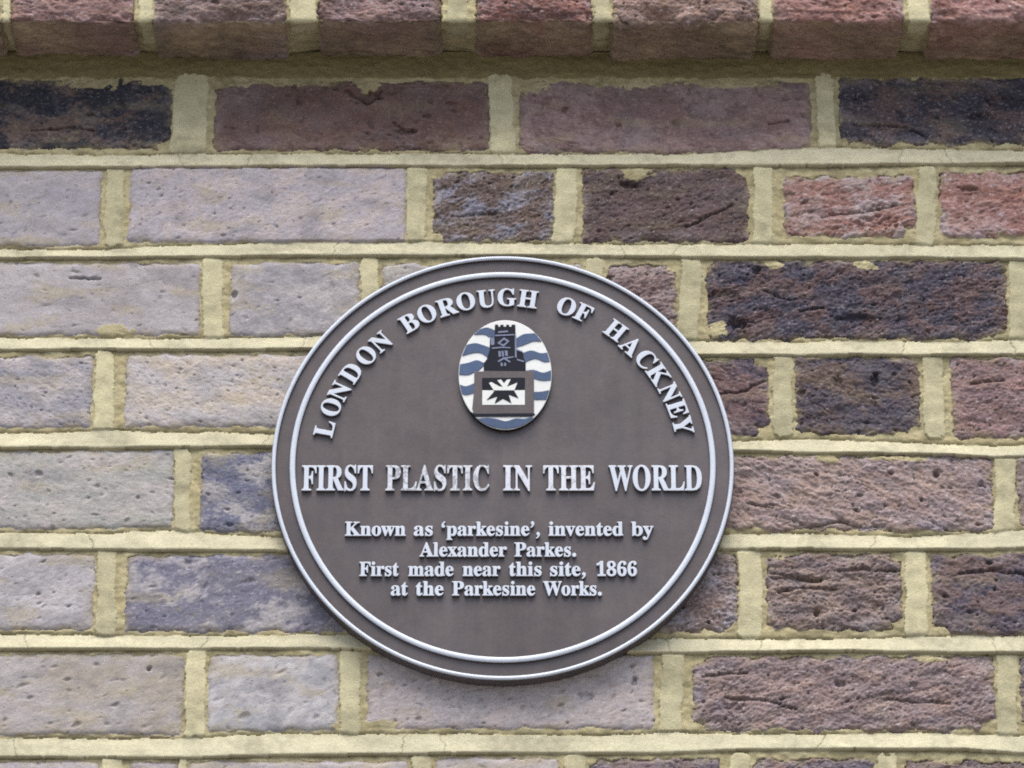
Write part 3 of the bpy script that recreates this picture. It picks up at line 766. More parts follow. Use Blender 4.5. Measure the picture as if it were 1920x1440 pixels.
# ------------------------------------------------------------------ raised lettering: outlines of a bold roman alphabet (1000ths of an em)
GLYPHS = {
    'L': (426, [[[15,0],[15,17],[45,22],[62,32],[72,50],[75,81],[75,379],[71,407],[62,425],[44,434],[16,439],[16,455],[250,455],[250,439],[208,434],[196,427],[188,416],[182,379],[182,83],[185,47],[200,31],[234,28],[278,31],[315,40],[345,56],[370,80],[391,112],[409,154],[427,154],[402,0]]]),
    'O': (525, [[[261,-11],[213,-6],[169,7],[129,29],[94,58],[66,93],[45,134],[32,179],[28,228],[32,276],[45,321],[66,362],[95,397],[130,426],[170,448],[216,462],[265,466],[313,462],[357,448],[397,427],[431,399],[459,364],[481,323],[494,277],[498,228],[494,179],[481,134],[459,93],[430,58],[395,29],[355,7],[310,-6]],[[265,12],[315,26],[351,66],[372,133],[379,228],[371,321],[348,389],[310,430],[260,443],[210,430],[174,389],[152,322],[145,228],[153,135],[177,67],[215,26]]]),
    'N': (494, [[[403,-11],[107,350],[107,79],[110,49],[119,31],[136,21],[167,17],[167,0],[18,0],[18,17],[54,23],[71,41],[76,79],[76,388],[36,433],[18,439],[18,455],[156,455],[391,169],[391,377],[386,414],[369,431],[331,439],[331,455],[480,455],[480,439],[450,434],[433,425],[425,407],[422,377],[422,-11]]]),
    'D': (496, [[[20,0],[20,17],[47,21],[63,30],[71,46],[74,75],[74,374],[71,407],[61,426],[43,435],[15,439],[15,455],[222,455],[328,441],[405,396],[452,325],[468,228],[453,128],[408,57],[333,14],[228,0]],[[222,24],[279,37],[319,75],[343,139],[351,229],[343,318],[319,382],[279,420],[223,433],[202,431],[190,423],[182,385],[182,72],[190,34],[202,27]]]),
    'B': (443, [[[16,0],[16,17],[45,22],[62,32],[72,51],[75,82],[75,369],[69,412],[51,433],[15,439],[15,455],[220,455],[297,449],[352,429],[385,396],[396,351],[389,313],[369,283],[335,261],[287,247],[344,231],[385,206],[410,173],[418,132],[407,76],[371,35],[314,9],[238,0]],[[182,252],[188,252],[234,257],[263,272],[279,301],[285,345],[281,385],[269,412],[248,428],[216,434],[198,432],[188,425],[182,391]],[[222,24],[259,30],[283,49],[296,81],[301,128],[295,176],[277,208],[245,225],[197,231],[182,231],[182,65],[190,33],[202,26]]]),
    'R': (473, [[[15,0],[15,17],[45,22],[62,32],[72,50],[75,81],[75,379],[71,406],[62,424],[44,434],[16,439],[16,455],[217,455],[305,448],[367,426],[405,388],[417,334],[411,296],[392,265],[360,241],[315,224],[432,50],[452,26],[478,17],[480,17],[480,0],[338,0],[201,212],[182,212],[182,81],[185,50],[194,32],[212,22],[242,17],[242,0]],[[182,234],[203,234],[249,240],[280,258],[298,290],[304,336],[299,378],[284,407],[259,425],[224,431],[202,429],[190,422],[182,385]]]),
    'U': (492, [[[248,-13],[168,-2],[114,29],[83,81],[73,155],[73,379],[70,406],[61,424],[43,434],[15,439],[15,455],[240,455],[240,439],[202,432],[185,415],[181,379],[181,140],[186,88],[203,51],[232,29],[275,22],[326,31],[363,56],[385,99],[392,159],[392,378],[389,406],[379,423],[360,433],[328,439],[328,455],[474,455],[474,439],[448,432],[433,421],[425,404],[422,378],[422,181],[412,92],[380,32],[325,-2]]]),
    'G': (508, [[[268,-10],[200,-3],[141,19],[93,55],[57,103],[35,161],[28,229],[35,295],[57,352],[93,399],[139,435],[195,458],[257,465],[311,459],[369,441],[388,436],[406,443],[419,465],[437,465],[437,308],[420,308],[403,346],[382,379],[357,406],[329,426],[299,439],[267,443],[214,430],[176,389],[153,322],[146,228],[154,135],[180,67],[221,26],[275,13],[308,16],[328,27],[339,45],[343,71],[343,128],[339,154],[329,170],[309,179],[275,182],[275,198],[500,198],[500,182],[473,179],[457,171],[449,155],[446,128],[446,29],[357,0]]]),
    'H': (523, [[[15,0],[15,17],[45,22],[62,32],[72,50],[75,81],[75,379],[71,406],[62,424],[44,434],[16,439],[16,455],[242,455],[242,439],[204,432],[187,415],[182,379],[182,251],[342,251],[342,379],[337,415],[320,432],[282,439],[282,455],[507,455],[507,439],[478,434],[461,424],[452,407],[449,379],[449,81],[452,52],[461,33],[478,22],[507,17],[507,0],[282,0],[282,17],[311,21],[329,31],[339,49],[342,81],[342,221],[182,221],[182,81],[185,50],[194,32],[212,22],[242,17],[242,0]]]),
    'F': (404, [[[15,0],[15,17],[45,23],[62,34],[72,53],[75,84],[75,375],[71,405],[61,423],[43,433],[14,439],[14,455],[394,455],[394,320],[377,320],[369,357],[355,385],[336,406],[310,420],[275,428],[230,431],[200,429],[186,421],[182,398],[182,247],[190,247],[229,253],[256,270],[274,301],[284,347],[302,347],[302,118],[285,118],[274,168],[257,200],[229,218],[189,224],[182,224],[182,81],[188,43],[196,31],[210,24],[257,17],[257,0]]]),
    'A': (437, [[[-9,0],[-9,18],[9,21],[24,30],[49,75],[206,466],[224,465],[384,87],[411,34],[425,22],[443,18],[443,0],[229,0],[229,18],[270,25],[283,46],[273,81],[253,132],[103,132],[79,71],[76,59],[75,48],[87,26],[124,18],[128,18],[128,0]],[[113,161],[242,161],[177,319]]]),
    'C': (468, [[[257,-11],[193,-3],[137,20],[91,56],[56,104],[34,162],[26,228],[34,294],[56,351],[92,399],[139,435],[195,458],[259,465],[309,459],[367,440],[388,435],[408,443],[419,465],[437,465],[437,308],[420,308],[392,364],[356,407],[313,434],[265,443],[212,430],[174,389],[151,321],[144,226],[152,138],[177,74],[219,36],[278,24],[318,29],[358,45],[395,71],[428,106],[447,89],[409,45],[365,14],[314,-5]]]),
    'K': (510, [[[16,0],[16,17],[45,22],[63,32],[72,50],[75,81],[75,379],[72,406],[63,424],[45,434],[17,439],[17,455],[242,455],[242,439],[205,432],[187,415],[183,379],[183,234],[321,373],[342,398],[349,418],[334,434],[291,439],[291,455],[486,455],[486,439],[477,439],[415,419],[345,361],[271,285],[463,46],[487,25],[519,17],[519,0],[281,0],[281,17],[306,18],[322,21],[334,34],[316,66],[199,214],[183,198],[183,81],[186,50],[195,32],[213,22],[242,17],[242,0]]]),
    'E': (442, [[[14,0],[14,17],[44,20],[62,30],[72,48],[75,78],[75,369],[72,405],[62,425],[44,435],[16,439],[16,455],[399,455],[399,320],[383,320],[369,373],[340,406],[295,424],[232,430],[200,428],[186,417],[183,388],[183,246],[193,246],[232,252],[259,269],[277,300],[288,345],[304,345],[304,118],[287,118],[273,181],[259,201],[241,213],[185,222],[183,222],[183,67],[185,47],[192,35],[230,28],[276,30],[313,39],[345,53],[371,75],[393,105],[411,143],[430,143],[402,0]]]),
    'Y': (426, [[[101,0],[101,17],[131,22],[148,32],[157,50],[161,81],[161,179],[46,387],[29,414],[14,429],[1,435],[-13,438],[-13,455],[207,455],[207,438],[195,438],[167,432],[156,416],[164,392],[248,226],[333,366],[349,408],[336,430],[298,438],[295,438],[295,455],[439,455],[439,438],[409,424],[383,392],[268,203],[268,81],[271,50],[280,32],[298,22],[328,17],[328,0]]]),
    'I': (261, [[[13,0],[13,17],[42,23],[61,32],[72,49],[75,75],[75,387],[72,412],[63,427],[45,435],[13,439],[13,455],[244,455],[244,439],[214,435],[196,427],[186,412],[183,387],[183,77],[187,44],[206,26],[246,17],[246,0]]]),
    'S': (390, [[[43,-11],[43,158],[62,158],[83,94],[111,50],[149,24],[197,15],[231,20],[257,36],[273,60],[279,89],[265,129],[225,160],[163,191],[112,221],[77,253],[56,289],[50,332],[54,370],[67,403],[88,429],[115,449],[148,462],[185,466],[229,461],[282,448],[291,446],[300,445],[313,450],[320,466],[339,466],[339,319],[322,319],[310,354],[293,385],[272,410],[248,429],[222,441],[194,445],[163,440],[140,426],[125,406],[120,380],[124,356],[137,336],[189,303],[253,273],[317,233],[337,211],[350,188],[359,133],[354,93],[339,58],[314,29],[281,8],[240,-6],[192,-10],[158,-8],[126,1],[98,9],[85,12],[69,7],[61,-11]]]),
    'T': (423, [[[92,0],[92,17],[123,21],[142,31],[152,50],[156,81],[156,433],[149,433],[102,426],[65,403],[41,367],[29,318],[11,318],[11,455],[410,455],[410,317],[394,317],[381,368],[357,404],[319,426],[269,433],[263,433],[263,81],[267,49],[276,30],[296,21],[328,17],[328,0]]]),
    'P': (418, [[[15,0],[15,17],[45,22],[62,32],[72,50],[75,81],[75,379],[71,406],[62,424],[44,434],[16,439],[16,455],[214,455],[287,452],[336,440],[366,422],[390,398],[404,367],[409,332],[398,280],[367,240],[314,214],[242,206],[182,206],[182,81],[185,50],[194,32],[212,22],[242,17],[242,0]],[[182,230],[201,230],[244,235],[272,253],[287,283],[292,329],[288,375],[275,406],[252,425],[216,431],[189,424],[182,398]]]),
    'W': (611, [[[171,-11],[32,393],[15,427],[3,435],[-15,439],[-15,455],[181,455],[181,439],[150,432],[143,423],[140,410],[148,373],[223,153],[301,353],[286,399],[278,418],[267,429],[229,439],[229,455],[439,455],[439,439],[404,432],[393,412],[399,386],[474,166],[541,369],[549,406],[546,421],[538,430],[503,439],[503,455],[624,455],[624,439],[607,433],[594,421],[575,379],[446,-11],[428,-11],[316,309],[190,-11]]]),
    'k': (359, [[[17,0],[17,16],[45,26],[52,56],[52,398],[47,429],[38,436],[20,439],[21,455],[148,455],[148,169],[227,248],[240,264],[244,278],[235,290],[209,293],[206,293],[206,310],[345,310],[345,293],[308,284],[275,260],[222,209],[346,34],[360,21],[376,16],[376,0],[211,0],[211,16],[217,16],[234,20],[239,32],[232,49],[163,147],[148,134],[148,56],[154,26],[180,16],[180,0]]]),
    'n': (381, [[[18,0],[18,16],[45,26],[52,56],[52,253],[46,284],[36,291],[19,294],[19,310],[148,310],[148,267],[190,306],[243,318],[281,312],[309,292],[325,258],[330,212],[330,56],[337,26],[347,19],[363,16],[363,0],[202,0],[202,16],[207,16],[228,26],[235,56],[235,217],[229,258],[219,268],[203,271],[173,262],[148,235],[148,56],[154,26],[164,19],[180,16],[180,0]]]),
    'o': (336, [[[169,-10],[127,-5],[90,11],[60,37],[38,70],[24,110],[19,154],[24,199],[38,239],[60,272],[90,297],[127,313],[168,318],[209,313],[245,298],[275,273],[298,240],[312,200],[317,154],[312,108],[298,69],[275,36],[245,11],[210,-5]],[[169,11],[193,18],[209,39],[217,81],[220,154],[217,227],[208,271],[192,292],[169,299],[144,292],[128,271],[120,227],[117,154],[120,82],[128,39],[144,18]]]),
    'w': (435, [[[122,-10],[17,265],[6,284],[-11,293],[-11,310],[138,310],[138,293],[120,289],[114,276],[116,266],[120,253],[167,127],[211,235],[201,266],[190,288],[168,295],[168,310],[323,310],[323,293],[302,288],[296,276],[296,269],[298,262],[336,141],[382,256],[387,275],[380,289],[356,295],[356,310],[445,310],[445,295],[425,284],[412,258],[304,-10],[289,-10],[223,197],[140,-10]]]),
    'a': (344, [[[255,-10],[216,1],[200,35],[151,2],[95,-9],[64,-4],[40,11],[25,34],[20,63],[31,104],[63,136],[119,164],[199,190],[199,241],[196,266],[187,282],[171,292],[148,296],[115,290],[104,274],[113,257],[123,231],[120,215],[110,202],[95,194],[77,191],[59,194],[45,203],[36,218],[33,236],[37,259],[49,278],[69,295],[95,308],[126,316],[162,318],[223,312],[263,292],[285,259],[293,210],[293,62],[295,40],[304,34],[320,42],[329,28],[294,-1]],[[151,34],[174,41],[199,63],[199,169],[164,157],[138,139],[123,114],[118,84],[126,46]]]),
    's': (288, [[[151,-10],[122,-6],[87,6],[73,9],[60,4],[51,-9],[36,-9],[36,105],[53,105],[66,68],[87,39],[112,21],[140,15],[162,18],[179,27],[189,40],[192,58],[183,84],[156,105],[107,130],[76,148],[54,169],[41,193],[37,220],[44,259],[65,291],[98,312],[141,319],[166,316],[199,308],[206,306],[213,305],[223,308],[230,319],[244,319],[244,222],[228,222],[215,254],[196,277],[174,291],[149,296],[130,294],[116,286],[108,274],[105,259],[115,232],[146,212],[191,189],[221,172],[241,151],[253,127],[257,95],[250,51],[228,18],[194,-3]]]),
    'p': (371, [[[17,-139],[17,-124],[40,-117],[50,-101],[52,-64],[52,243],[46,283],[19,295],[19,310],[143,310],[143,263],[180,305],[230,319],[264,314],[293,298],[317,274],[335,241],[346,203],[350,160],[346,113],[334,72],[316,38],[291,12],[261,-5],[227,-10],[183,1],[148,32],[148,-58],[152,-99],[167,-118],[197,-123],[197,-139]],[[195,28],[222,36],[239,59],[249,99],[253,154],[250,208],[241,248],[225,270],[199,278],[171,267],[148,235],[148,69],[167,38]]]),
    'r': (287, [[[18,0],[18,16],[45,26],[52,56],[52,252],[46,285],[20,293],[21,310],[146,310],[146,252],[165,280],[187,301],[210,314],[233,318],[258,315],[275,304],[286,287],[289,266],[287,248],[278,234],[265,225],[248,222],[222,231],[207,250],[189,260],[175,255],[162,241],[152,220],[149,192],[149,56],[152,37],[159,25],[197,16],[197,0]]]),
    'e': (301, [[[154,-10],[117,-5],[85,10],[58,35],[37,69],[24,109],[19,157],[24,201],[38,240],[59,273],[87,298],[120,313],[157,318],[209,309],[249,280],[274,234],[283,173],[283,166],[117,166],[123,112],[138,73],[164,50],[199,42],[237,53],[270,86],[285,73],[228,11]],[[116,192],[201,192],[201,215],[193,277],[181,292],[161,297],[127,274],[116,203]]]),
    'v': (306, [[[142,-10],[38,248],[22,281],[12,290],[-3,293],[-3,310],[164,310],[164,294],[156,294],[136,290],[129,276],[130,268],[185,122],[236,253],[241,272],[232,289],[203,294],[203,310],[305,310],[305,295],[289,289],[278,279],[260,243],[160,-10]]]),
    'i': (198, [[[101,362],[81,366],[65,376],[54,393],[50,412],[54,432],[65,449],[81,460],[101,463],[120,460],[137,449],[147,432],[151,412],[147,393],[136,376],[120,366]],[[18,0],[18,16],[45,26],[52,56],[52,252],[47,285],[20,293],[21,310],[148,310],[148,56],[154,26],[180,16],[180,0]]]),
    't': (228, [[[124,-9],[89,-4],[66,10],[53,36],[48,71],[48,279],[20,279],[20,300],[88,369],[129,424],[144,424],[144,310],[208,310],[208,279],[144,279],[144,82],[149,51],[157,43],[168,40],[189,49],[206,75],[222,66],[182,9]]]),
    'd': (370, [[[140,-10],[107,-5],[78,10],[53,35],[35,66],[23,104],[19,147],[24,196],[36,237],[55,272],[81,297],[112,313],[146,318],[189,309],[223,280],[223,401],[220,419],[212,430],[176,439],[176,455],[319,455],[319,75],[325,41],[335,32],[353,28],[353,11],[294,6],[223,-10],[223,39],[188,2]],[[171,28],[187,31],[202,41],[215,56],[223,76],[223,242],[217,257],[206,270],[174,281],[147,273],[130,250],[121,210],[118,153],[120,98],[130,58],[146,36]]]),
    'b': (361, [[[43,-11],[43,388],[37,428],[8,439],[8,455],[138,455],[138,279],[175,308],[221,318],[254,313],[284,299],[308,276],[326,245],[338,208],[342,166],[337,118],[323,75],[300,40],[270,13],[233,-4],[192,-10],[148,-1],[105,28],[53,-11]],[[183,14],[213,23],[232,49],[242,95],[245,160],[242,213],[231,251],[212,273],[184,280],[155,270],[144,257],[138,242],[138,69],[149,28]]]),
    'l': (199, [[[18,0],[18,16],[45,26],[52,56],[52,398],[47,429],[38,436],[20,439],[20,455],[148,455],[148,56],[154,26],[180,16],[180,0]]]),
    'y': (300, [[[52,-140],[29,-137],[10,-125],[-3,-107],[-7,-84],[-4,-67],[5,-53],[18,-43],[36,-40],[64,-49],[72,-61],[75,-76],[74,-81],[74,-87],[77,-96],[86,-99],[99,-92],[114,-74],[129,-44],[140,-5],[36,251],[25,275],[15,287],[-3,293],[-5,293],[-5,310],[162,310],[162,293],[136,289],[128,275],[130,267],[133,257],[185,119],[230,241],[236,260],[238,274],[229,289],[203,293],[203,310],[300,310],[300,293],[287,290],[277,281],[259,242],[162,-24],[129,-96],[113,-117],[95,-131]]]),
    'x': (319, [[[5,0],[5,15],[34,29],[62,56],[123,136],[43,263],[24,285],[4,293],[4,310],[169,310],[169,294],[147,291],[140,280],[149,260],[183,206],[224,257],[234,279],[227,290],[201,294],[201,310],[311,310],[311,296],[283,283],[254,254],[198,184],[291,36],[303,21],[319,15],[319,0],[155,0],[155,16],[178,19],[185,30],[173,59],[138,114],[97,61],[85,34],[92,20],[114,15],[118,15],[118,0]]]),
    'm': (554, [[[18,0],[18,16],[45,26],[52,56],[52,253],[46,284],[36,291],[19,294],[19,310],[146,310],[146,265],[188,305],[237,318],[292,304],[320,261],[364,304],[418,318],[455,312],[482,292],[498,258],[504,212],[504,56],[510,26],[520,19],[536,16],[536,0],[377,0],[377,16],[393,19],[403,26],[410,56],[410,217],[404,258],[394,268],[377,271],[349,263],[324,237],[324,56],[331,26],[340,19],[356,16],[356,0],[199,0],[199,16],[215,19],[225,26],[232,56],[232,217],[226,258],[216,268],[199,271],[170,262],[146,235],[146,56],[152,27],[162,19],[177,16],[177,0]]]),
    'h': (381, [[[18,0],[18,16],[45,26],[52,56],[52,399],[46,429],[36,437],[19,440],[19,455],[148,455],[148,267],[190,305],[243,318],[281,312],[309,292],[325,258],[330,212],[330,56],[337,26],[347,19],[363,16],[363,0],[202,0],[202,16],[207,16],[228,26],[235,56],[235,217],[229,258],[219,268],[203,271],[173,262],[148,235],[148,56],[154,26],[164,19],[180,16],[180,0]]]),
    '1': (375, [[[65,0],[65,36],[120,36],[135,38],[146,45],[154,79],[154,416],[108,365],[87,351],[67,346],[52,349],[40,359],[31,375],[28,396],[74,412],[132,447],[179,482],[254,482],[254,79],[261,47],[271,38],[288,36],[343,36],[343,0]]]),
    '8': (375, [[[183,-7],[132,-2],[91,11],[60,31],[38,57],[25,88],[20,122],[27,162],[47,193],[79,219],[119,242],[83,267],[57,296],[41,327],[36,364],[39,395],[50,423],[70,449],[99,469],[140,482],[191,486],[254,478],[299,453],[325,415],[334,369],[328,333],[310,305],[244,260],[296,230],[330,199],[349,166],[355,127],[344,71],[310,29],[256,2]],[[203,283],[224,298],[239,317],[247,340],[250,370],[243,407],[222,436],[206,444],[187,447],[163,442],[145,426],[134,402],[130,372],[135,341],[149,318]],[[187,32],[218,37],[241,55],[257,82],[262,116],[256,146],[239,170],[208,192],[164,216],[126,178],[115,152],[111,120],[116,84],[132,56],[156,38]]]),
    '6': (375, [[[197,-7],[150,-1],[109,18],[76,49],[51,93],[35,151],[30,222],[33,275],[42,325],[57,370],[77,409],[104,441],[137,466],[176,481],[222,486],[261,484],[291,476],[313,464],[329,449],[338,431],[340,412],[336,393],[322,376],[298,364],[260,360],[256,400],[243,434],[232,443],[216,447],[180,435],[152,401],[134,345],[125,269],[161,286],[218,294],[273,285],[315,258],[343,214],[352,155],[342,90],[313,38],[264,5]],[[199,38],[222,44],[239,64],[251,98],[255,148],[250,196],[238,228],[219,247],[193,253],[154,243],[125,221],[131,138],[147,81],[170,48]]])}
CAP = 455.0


def circ(cx, cy, r, k=12):
    return [(cx + r * math.cos(2 * math.pi * i / k), cy + r * math.sin(2 * math.pi * i / k)) for i in range(k)]


GLYPHS['.'] = (190, [circ(95, 48, 60)])
_comma = [(50, 60), (62, 95), (100, 108), (140, 92), (154, 50), (140, -10), (100, -62), (48, -95), (40, -78), (80, -40), (98, 0), (92, 16), (62, 28)]
GLYPHS[','] = (190, [_comma])
GLYPHS['\u2019'] = (190, [[(x, y + 362) for x, y in _comma]])
GLYPHS['\u2018'] = (190, [[(190 - x, 375 - y) for x, y in _comma]])


def glyph_run(text):
    x, out = 0, []
    for ch in text:
        adv, polys = GLYPHS[ch]
        out.append((x, polys))
        x += adv
    lo = min(p[0] + ox for ox, ps in out for q in ps for p in q)
    hi = max(p[0] + ox for ox, ps in out for q in ps for p in q)
    return out, lo, hi


def raised(name, groups, m, parent, base, top, bevel=.45, offset=0.0, flank=None):
    """flat outlines in mm (plaque plane, x right, z up) raised from base to top (mm from the wall); each group is filled on its own"""
    bm = bmesh.new()
    for polys in groups:
        cu = bpy.data.curves.new(name, 'CURVE')
        cu.dimensions = '2D'
        cu.fill_mode = 'BOTH'
        for q in polys:
            sp = cu.splines.new('POLY')
            sp.points.add(len(q) - 1)
            for p, (x, z) in zip(sp.points, q):
                p.co = (x / 1000, z / 1000, 0, 1)
            sp.use_cyclic_u = True
        cu.extrude = max(abs(base - top) / 2 - bevel, .01) / 1000
        cu.bevel_depth = bevel / 1000
        cu.bevel_resolution = 1
        cu.offset = offset / 1000
        tmp = bpy.data.objects.new(name, cu)
        S.collection.objects.link(tmp)
        me = bpy.data.meshes.new_from_object(tmp.evaluated_get(bpy.context.evaluated_depsgraph_get()))
        bpy.data.objects.remove(tmp)
        bpy.data.curves.remove(cu)
        bm.from_mesh(me)
        bpy.data.meshes.remove(me)
    mid = (base + top) / 2000
    for v in bm.verts:
        v.co = (v.co.x, mid - v.co.z, v.co.y)
    bm.normal_update()
    me = bpy.data.meshes.new(name)
    for f in bm.faces:
        f.material_index = 1 if flank and abs(f.normal.y) < .35 else 0
        f.smooth = False
    bm.to_mesh(me)
    bm.free()
    idx = [p.material_index for p in me.polygons]
    o = link(name, me, m, parent)
    if flank:
        me.materials.append(flank)
        me.polygons.foreach_set('material_index', idx)
    return o


def plane_mm(u, v, y=FRONT):
    x, z = px(u, v, y)
    return x - PCX, z - PCZ


def line(part_name, words, cap_h, base_v, mats=None, offset=-.04):
    """a straight line of words: (text, left px, right px)"""
    part = empty(part_name, (0, 0, 0), plaque)
    for i, (w, u0, u1) in enumerate(words):
        run, lo, hi = glyph_run(w)
        x0, z0 = plane_mm(u0, base_v)
        x1, _ = plane_mm(u1, base_v)
        kx, kz = (x1 - x0) / (hi - lo), cap_h / CAP
        groups = [[[(x0 + (p[0] + ox - lo) * kx, z0 + p[1] * kz) for p in q] for q in ps] for ox, ps in run]
        raised('lettering', groups, (mats or {}).get(i, M_WHITE), part, FIELD + .2, FRONT, .35, offset, M_FIELD)
    return part


line('title_line', [('FIRST', 566, 698), ('PLASTIC', 723, 917), ('IN', 944, 997), ('THE', 1019, 1115), ('WORLD', 1142, 1316)], 20.2, 919,
     {1: M_WORN, 2: M_FADED, 3: M_FADED}, -.04)
line('inscription_line', [('Known', 647, 760), ('as', 776, 811), ('\u2018parkesine\u2019,', 828, 1012), ('invented', 1029, 1168), ('by', 1184, 1225)], 11.0, 1004)
line('inscription_line', [('Alexander', 787, 950), ('Parkes.', 965, 1080)], 11.0, 1043)
line('inscription_line', [('First', 674, 747), ('made', 766, 850), ('near', 868, 938), ('this', 955, 1015), ('site,', 1032, 1098), ('1866', 1119, 1194)], 11.0, 1079.5)
line('inscription_line', [('at', 733, 764), ('the', 780, 831), ('Parkesine', 848, 1003), ('Works.', 1019, 1128)], 11.0, 1116)

ARC = [[('L', 610, 803.7), ('O', 621.7, 763.7), ('N', 638, 733.7), ('D', 660, 700), ('O', 688, 667.5), ('N', 715.5, 642)],
       [('B', 768.7, 607), ('O', 801, 589.5), ('R', 838.7, 577), ('O', 873.5, 566), ('U', 912, 561), ('G', 950.5, 558), ('H', 990, 561)],
       [('O', 1062.5, 574.5), ('F', 1094, 586)],
       [('H', 1155, 618.7), ('A', 1183, 648.7), ('C', 1211, 673.7), ('K', 1235, 702), ('N', 1256, 736), ('E', 1271, 766), ('Y', 1281, 797.5)]]
arc_part = empty('heading_arc', (0, 0, 0), plaque)
RM, CH = 140.0, 14.3
for word in ARC:
    groups = []
    for ch, u, v in word:
        polys = []
        x, z = plane_mm(u, v)
        a, rm = math.atan2(z, x), .7 * math.hypot(x, z) + .3 * RM
        adv, ps = GLYPHS[ch]
        lo, hi = min(p[0] for q in ps for p in q), max(p[0] for q in ps for p in q)
        k = CH / CAP
        kx = k * (.94 if ch in 'OGHUN' else 1.0)
        ex, ez = math.sin(a), -math.cos(a)             # along the arc, clockwise
        for q in ps:
            w = []
            for p in q:
                s, r = (p[0] - (lo + hi) / 2) * kx, rm - CH / 2 + p[1] * k
                w.append((r * math.cos(a) + s * ex, r * math.sin(a) + s * ez))
            polys.append(w)
        groups.append(polys)
    raised('lettering', groups, M_WHITE, arc_part, FIELD + .2, FRONT, .35, -.03, M_FIELD)

# ------------------------------------------------------------------ the oval crest
CB, CT = FIELD + .2, FIELD - 4.2                       # crest back and face


def ck(x, y):
    return plane_mm(840 + x / 6.0, 580 + y / 6.0, CT)


ECX, ECY, EA, EB = 643, 738, 517, 610                  # oval on the measuring grid


def on_oval_x(y, side):
    return ECX + side * EA * .995 * math.sqrt(max(0, 1 - ((y - ECY) / EB) ** 2))


oval = [ck(ECX + EA * math.cos(t), ECY + EB * math.sin(t)) for t in np.linspace(0, 2 * math.pi, 96, endpoint=False)]
crest = raised('crest', [[oval]], M_CREST_WHITE, plaque, CB, CT, .5, flank=M_NAVY)


def smooth_curve(pts, n=5):
    """Catmull-Rom through the points"""
    P_ = [pts[0]] + list(pts) + [pts[-1]]
    out = []
    for i in range(1, len(P_) - 2):
        p0, p1, p2, p3 = (np.array(P_[i + k], float) for k in (-1, 0, 1, 2))
        for j in range(n):
            t = j / n
            out.append(tuple(.5 * (2 * p1 + (p2 - p0) * t + (2 * p0 - 5 * p1 + 4 * p2 - p3) * t * t + (3 * p1 - p0 - 3 * p2 + p3) * t ** 3)))
    out.append(tuple(pts[-1]))
    return out


def applied(name, poly, m, rise, base=0.0, parent=None, bevel=.18):
    polys = poly if isinstance(poly[0][0], (tuple, list)) else [poly]
    return raised(name, [[[ck(*p) for p in q] for q in polys]], m, parent or crest, CT + .3 - base, CT - rise - base, bevel)


def band(topc, botc, side):
    """a wavy bar from the tower out to the edge of the oval; curves run from the outer edge inwards"""
    topc = [(on_oval_x(topc[0][1], side), topc[0][1])] + topc[1:]
    botc = [(on_oval_x(botc[0][1], side), botc[0][1])] + botc[1:]
    t, b = smooth_curve(topc), smooth_curve(botc)
    yo0, yo1 = t[0][1], b[0][1]
    edge = [(on_oval_x(y, side), y) for y in np.linspace(yo1, yo0, 6)]
    applied('wave_band', [p for p in t[1:]] + [p for p in b[1:]][::-1] + edge, M_BLUE, .55)


band([(0, 228), (440, 208), (540, 246)], [(0, 284), (410, 284), (470, 312), (540, 318)], -1)
band([(0, 402), (300, 384), (375, 400), (480, 436)], [(0, 522), (300, 488), (380, 496), (455, 545)], -1)
band([(0, 622), (230, 604), (325, 576), (400, 602), (450, 590)], [(0, 735), (225, 737), (300, 705), (330, 700)], -1)
band([(0, 852), (205, 868), (295, 835)], [(0, 952), (210, 962), (290, 942)], -1)
band([(0, 272), (850, 284), (770, 332)], [(0, 362), (955, 362), (850, 402), (770, 425)], 1)
band([(0, 490), (1040, 496), (940, 467), (845, 492)], [(0, 588), (1080, 590), (980, 555), (865, 595)], 1)
band([(0, 690), (1070, 716), (960, 684), (870, 694)], [(0, 795), (1070, 802), (990, 786), (960, 760)], 1)
band([(0, 914), (1040, 930), (958, 932)], [(0, 1014), (1010, 1016), (958, 1014)], 1)
applied('tower', [(530, 192), (532, 176), (562, 176), (562, 200), (590, 200), (592, 178), (622, 178), (624, 200), (655, 200), (657, 178), (685, 178), (688, 200), (715, 200),
                  (718, 176), (755, 178), (757, 300), (750, 312), (752, 430), (760, 445), (838, 480), (848, 548), (872, 600), (872, 698), (405, 698), (405, 610), (442, 560),
                  (445, 540), (470, 462), (475, 335), (526, 308)], M_NAVY, .6)
tower = bpy.context.scene.objects['tower']
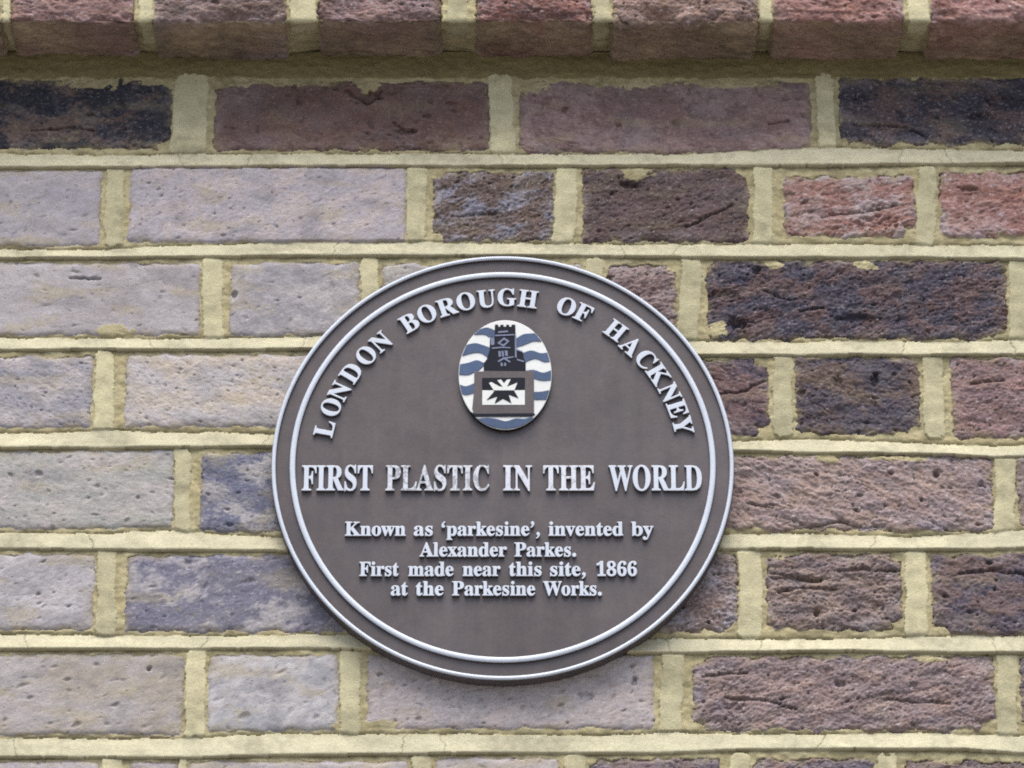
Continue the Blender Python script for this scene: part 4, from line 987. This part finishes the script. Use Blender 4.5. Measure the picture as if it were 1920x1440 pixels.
DET = [[(565, 254), (675, 244), (675, 262), (565, 272)], [(530, 294), (746, 284), (746, 298), (530, 308)],
       [(494, 436), (600, 428), (700, 432), (700, 443), (600, 440), (500, 450)], [(752, 300), (768, 300), (772, 548), (754, 548)],
       [(480, 330), (520, 320), (522, 400), (500, 410), (482, 400)],
       [(566, 478), (590, 474), (598, 535), (572, 542)], [(602, 474), (622, 472), (632, 534), (610, 538)], [(638, 470), (668, 470), (674, 528), (648, 532)],
       [(556, 590), (620, 548), (735, 536), (735, 548), (655, 560), (704, 592), (696, 606), (630, 566), (570, 600)],
       [(590, 612), (610, 604), (618, 640), (596, 648)], [(636, 606), (656, 612), (650, 645), (630, 640)],
       [(772, 452), (836, 474), (828, 486), (774, 466)], [(774, 562), (858, 585), (850, 600), (776, 578)]]
applied('tower_stonework', DET, M_STONE, .35, .6, tower, .05)
applied('tower_window', [[(555, 385), (630, 322), (692, 362), (626, 426)], [(584, 385), (630, 346), (664, 368), (624, 402)]], M_STONE, .35, .6, tower, .05)
door = applied('gateway', [(300, 708), (405, 700), (872, 692), (965, 700), (965, 1178), (300, 1184), (275, 1120), (292, 960)], M_FIELD, .35, .25)
applied('gateway_step', [(262, 1160), (300, 1178), (962, 1172), (978, 1182), (945, 1206), (300, 1208)], M_NAVY, .3, .4)
applied('shield', [[(386, 776), (864, 774), (862, 914), (388, 916)]], M_NAVY, .3, .6, door)
applied('shield', [[(388, 918), (862, 916), (862, 1078), (388, 1078)]], M_CREST_WHITE, .3, .6, door)
applied('cross', [(515, 917), (462, 836), (490, 826), (575, 874), (620, 882), (555, 806), (597, 798), (630, 842), (662, 800), (704, 794), (662, 880), (780, 834), (745, 917)], M_CREST_WHITE, .3, .9, door, .05)
applied('cross', [(515, 919), (742, 919), (792, 1006), (682, 964), (712, 1062), (620, 1012), (524, 1066), (557, 984), (438, 1026), (520, 930)], M_NAVY, .3, .9, door, .05)
arc_edge = [(on_oval_x(y, 1), y) for y in (1222, 1240, 1270, 1300, 1325)] + [(ECX, ECY + EB * .995)] + [(on_oval_x(y, -1), y) for y in (1325, 1300, 1270, 1240)]
applied('wave_band', smooth_curve([(335, 1236), (430, 1224), (540, 1236), (650, 1262), (760, 1232), (860, 1236), (930, 1216)]) + arc_edge, M_BLUE, .55)
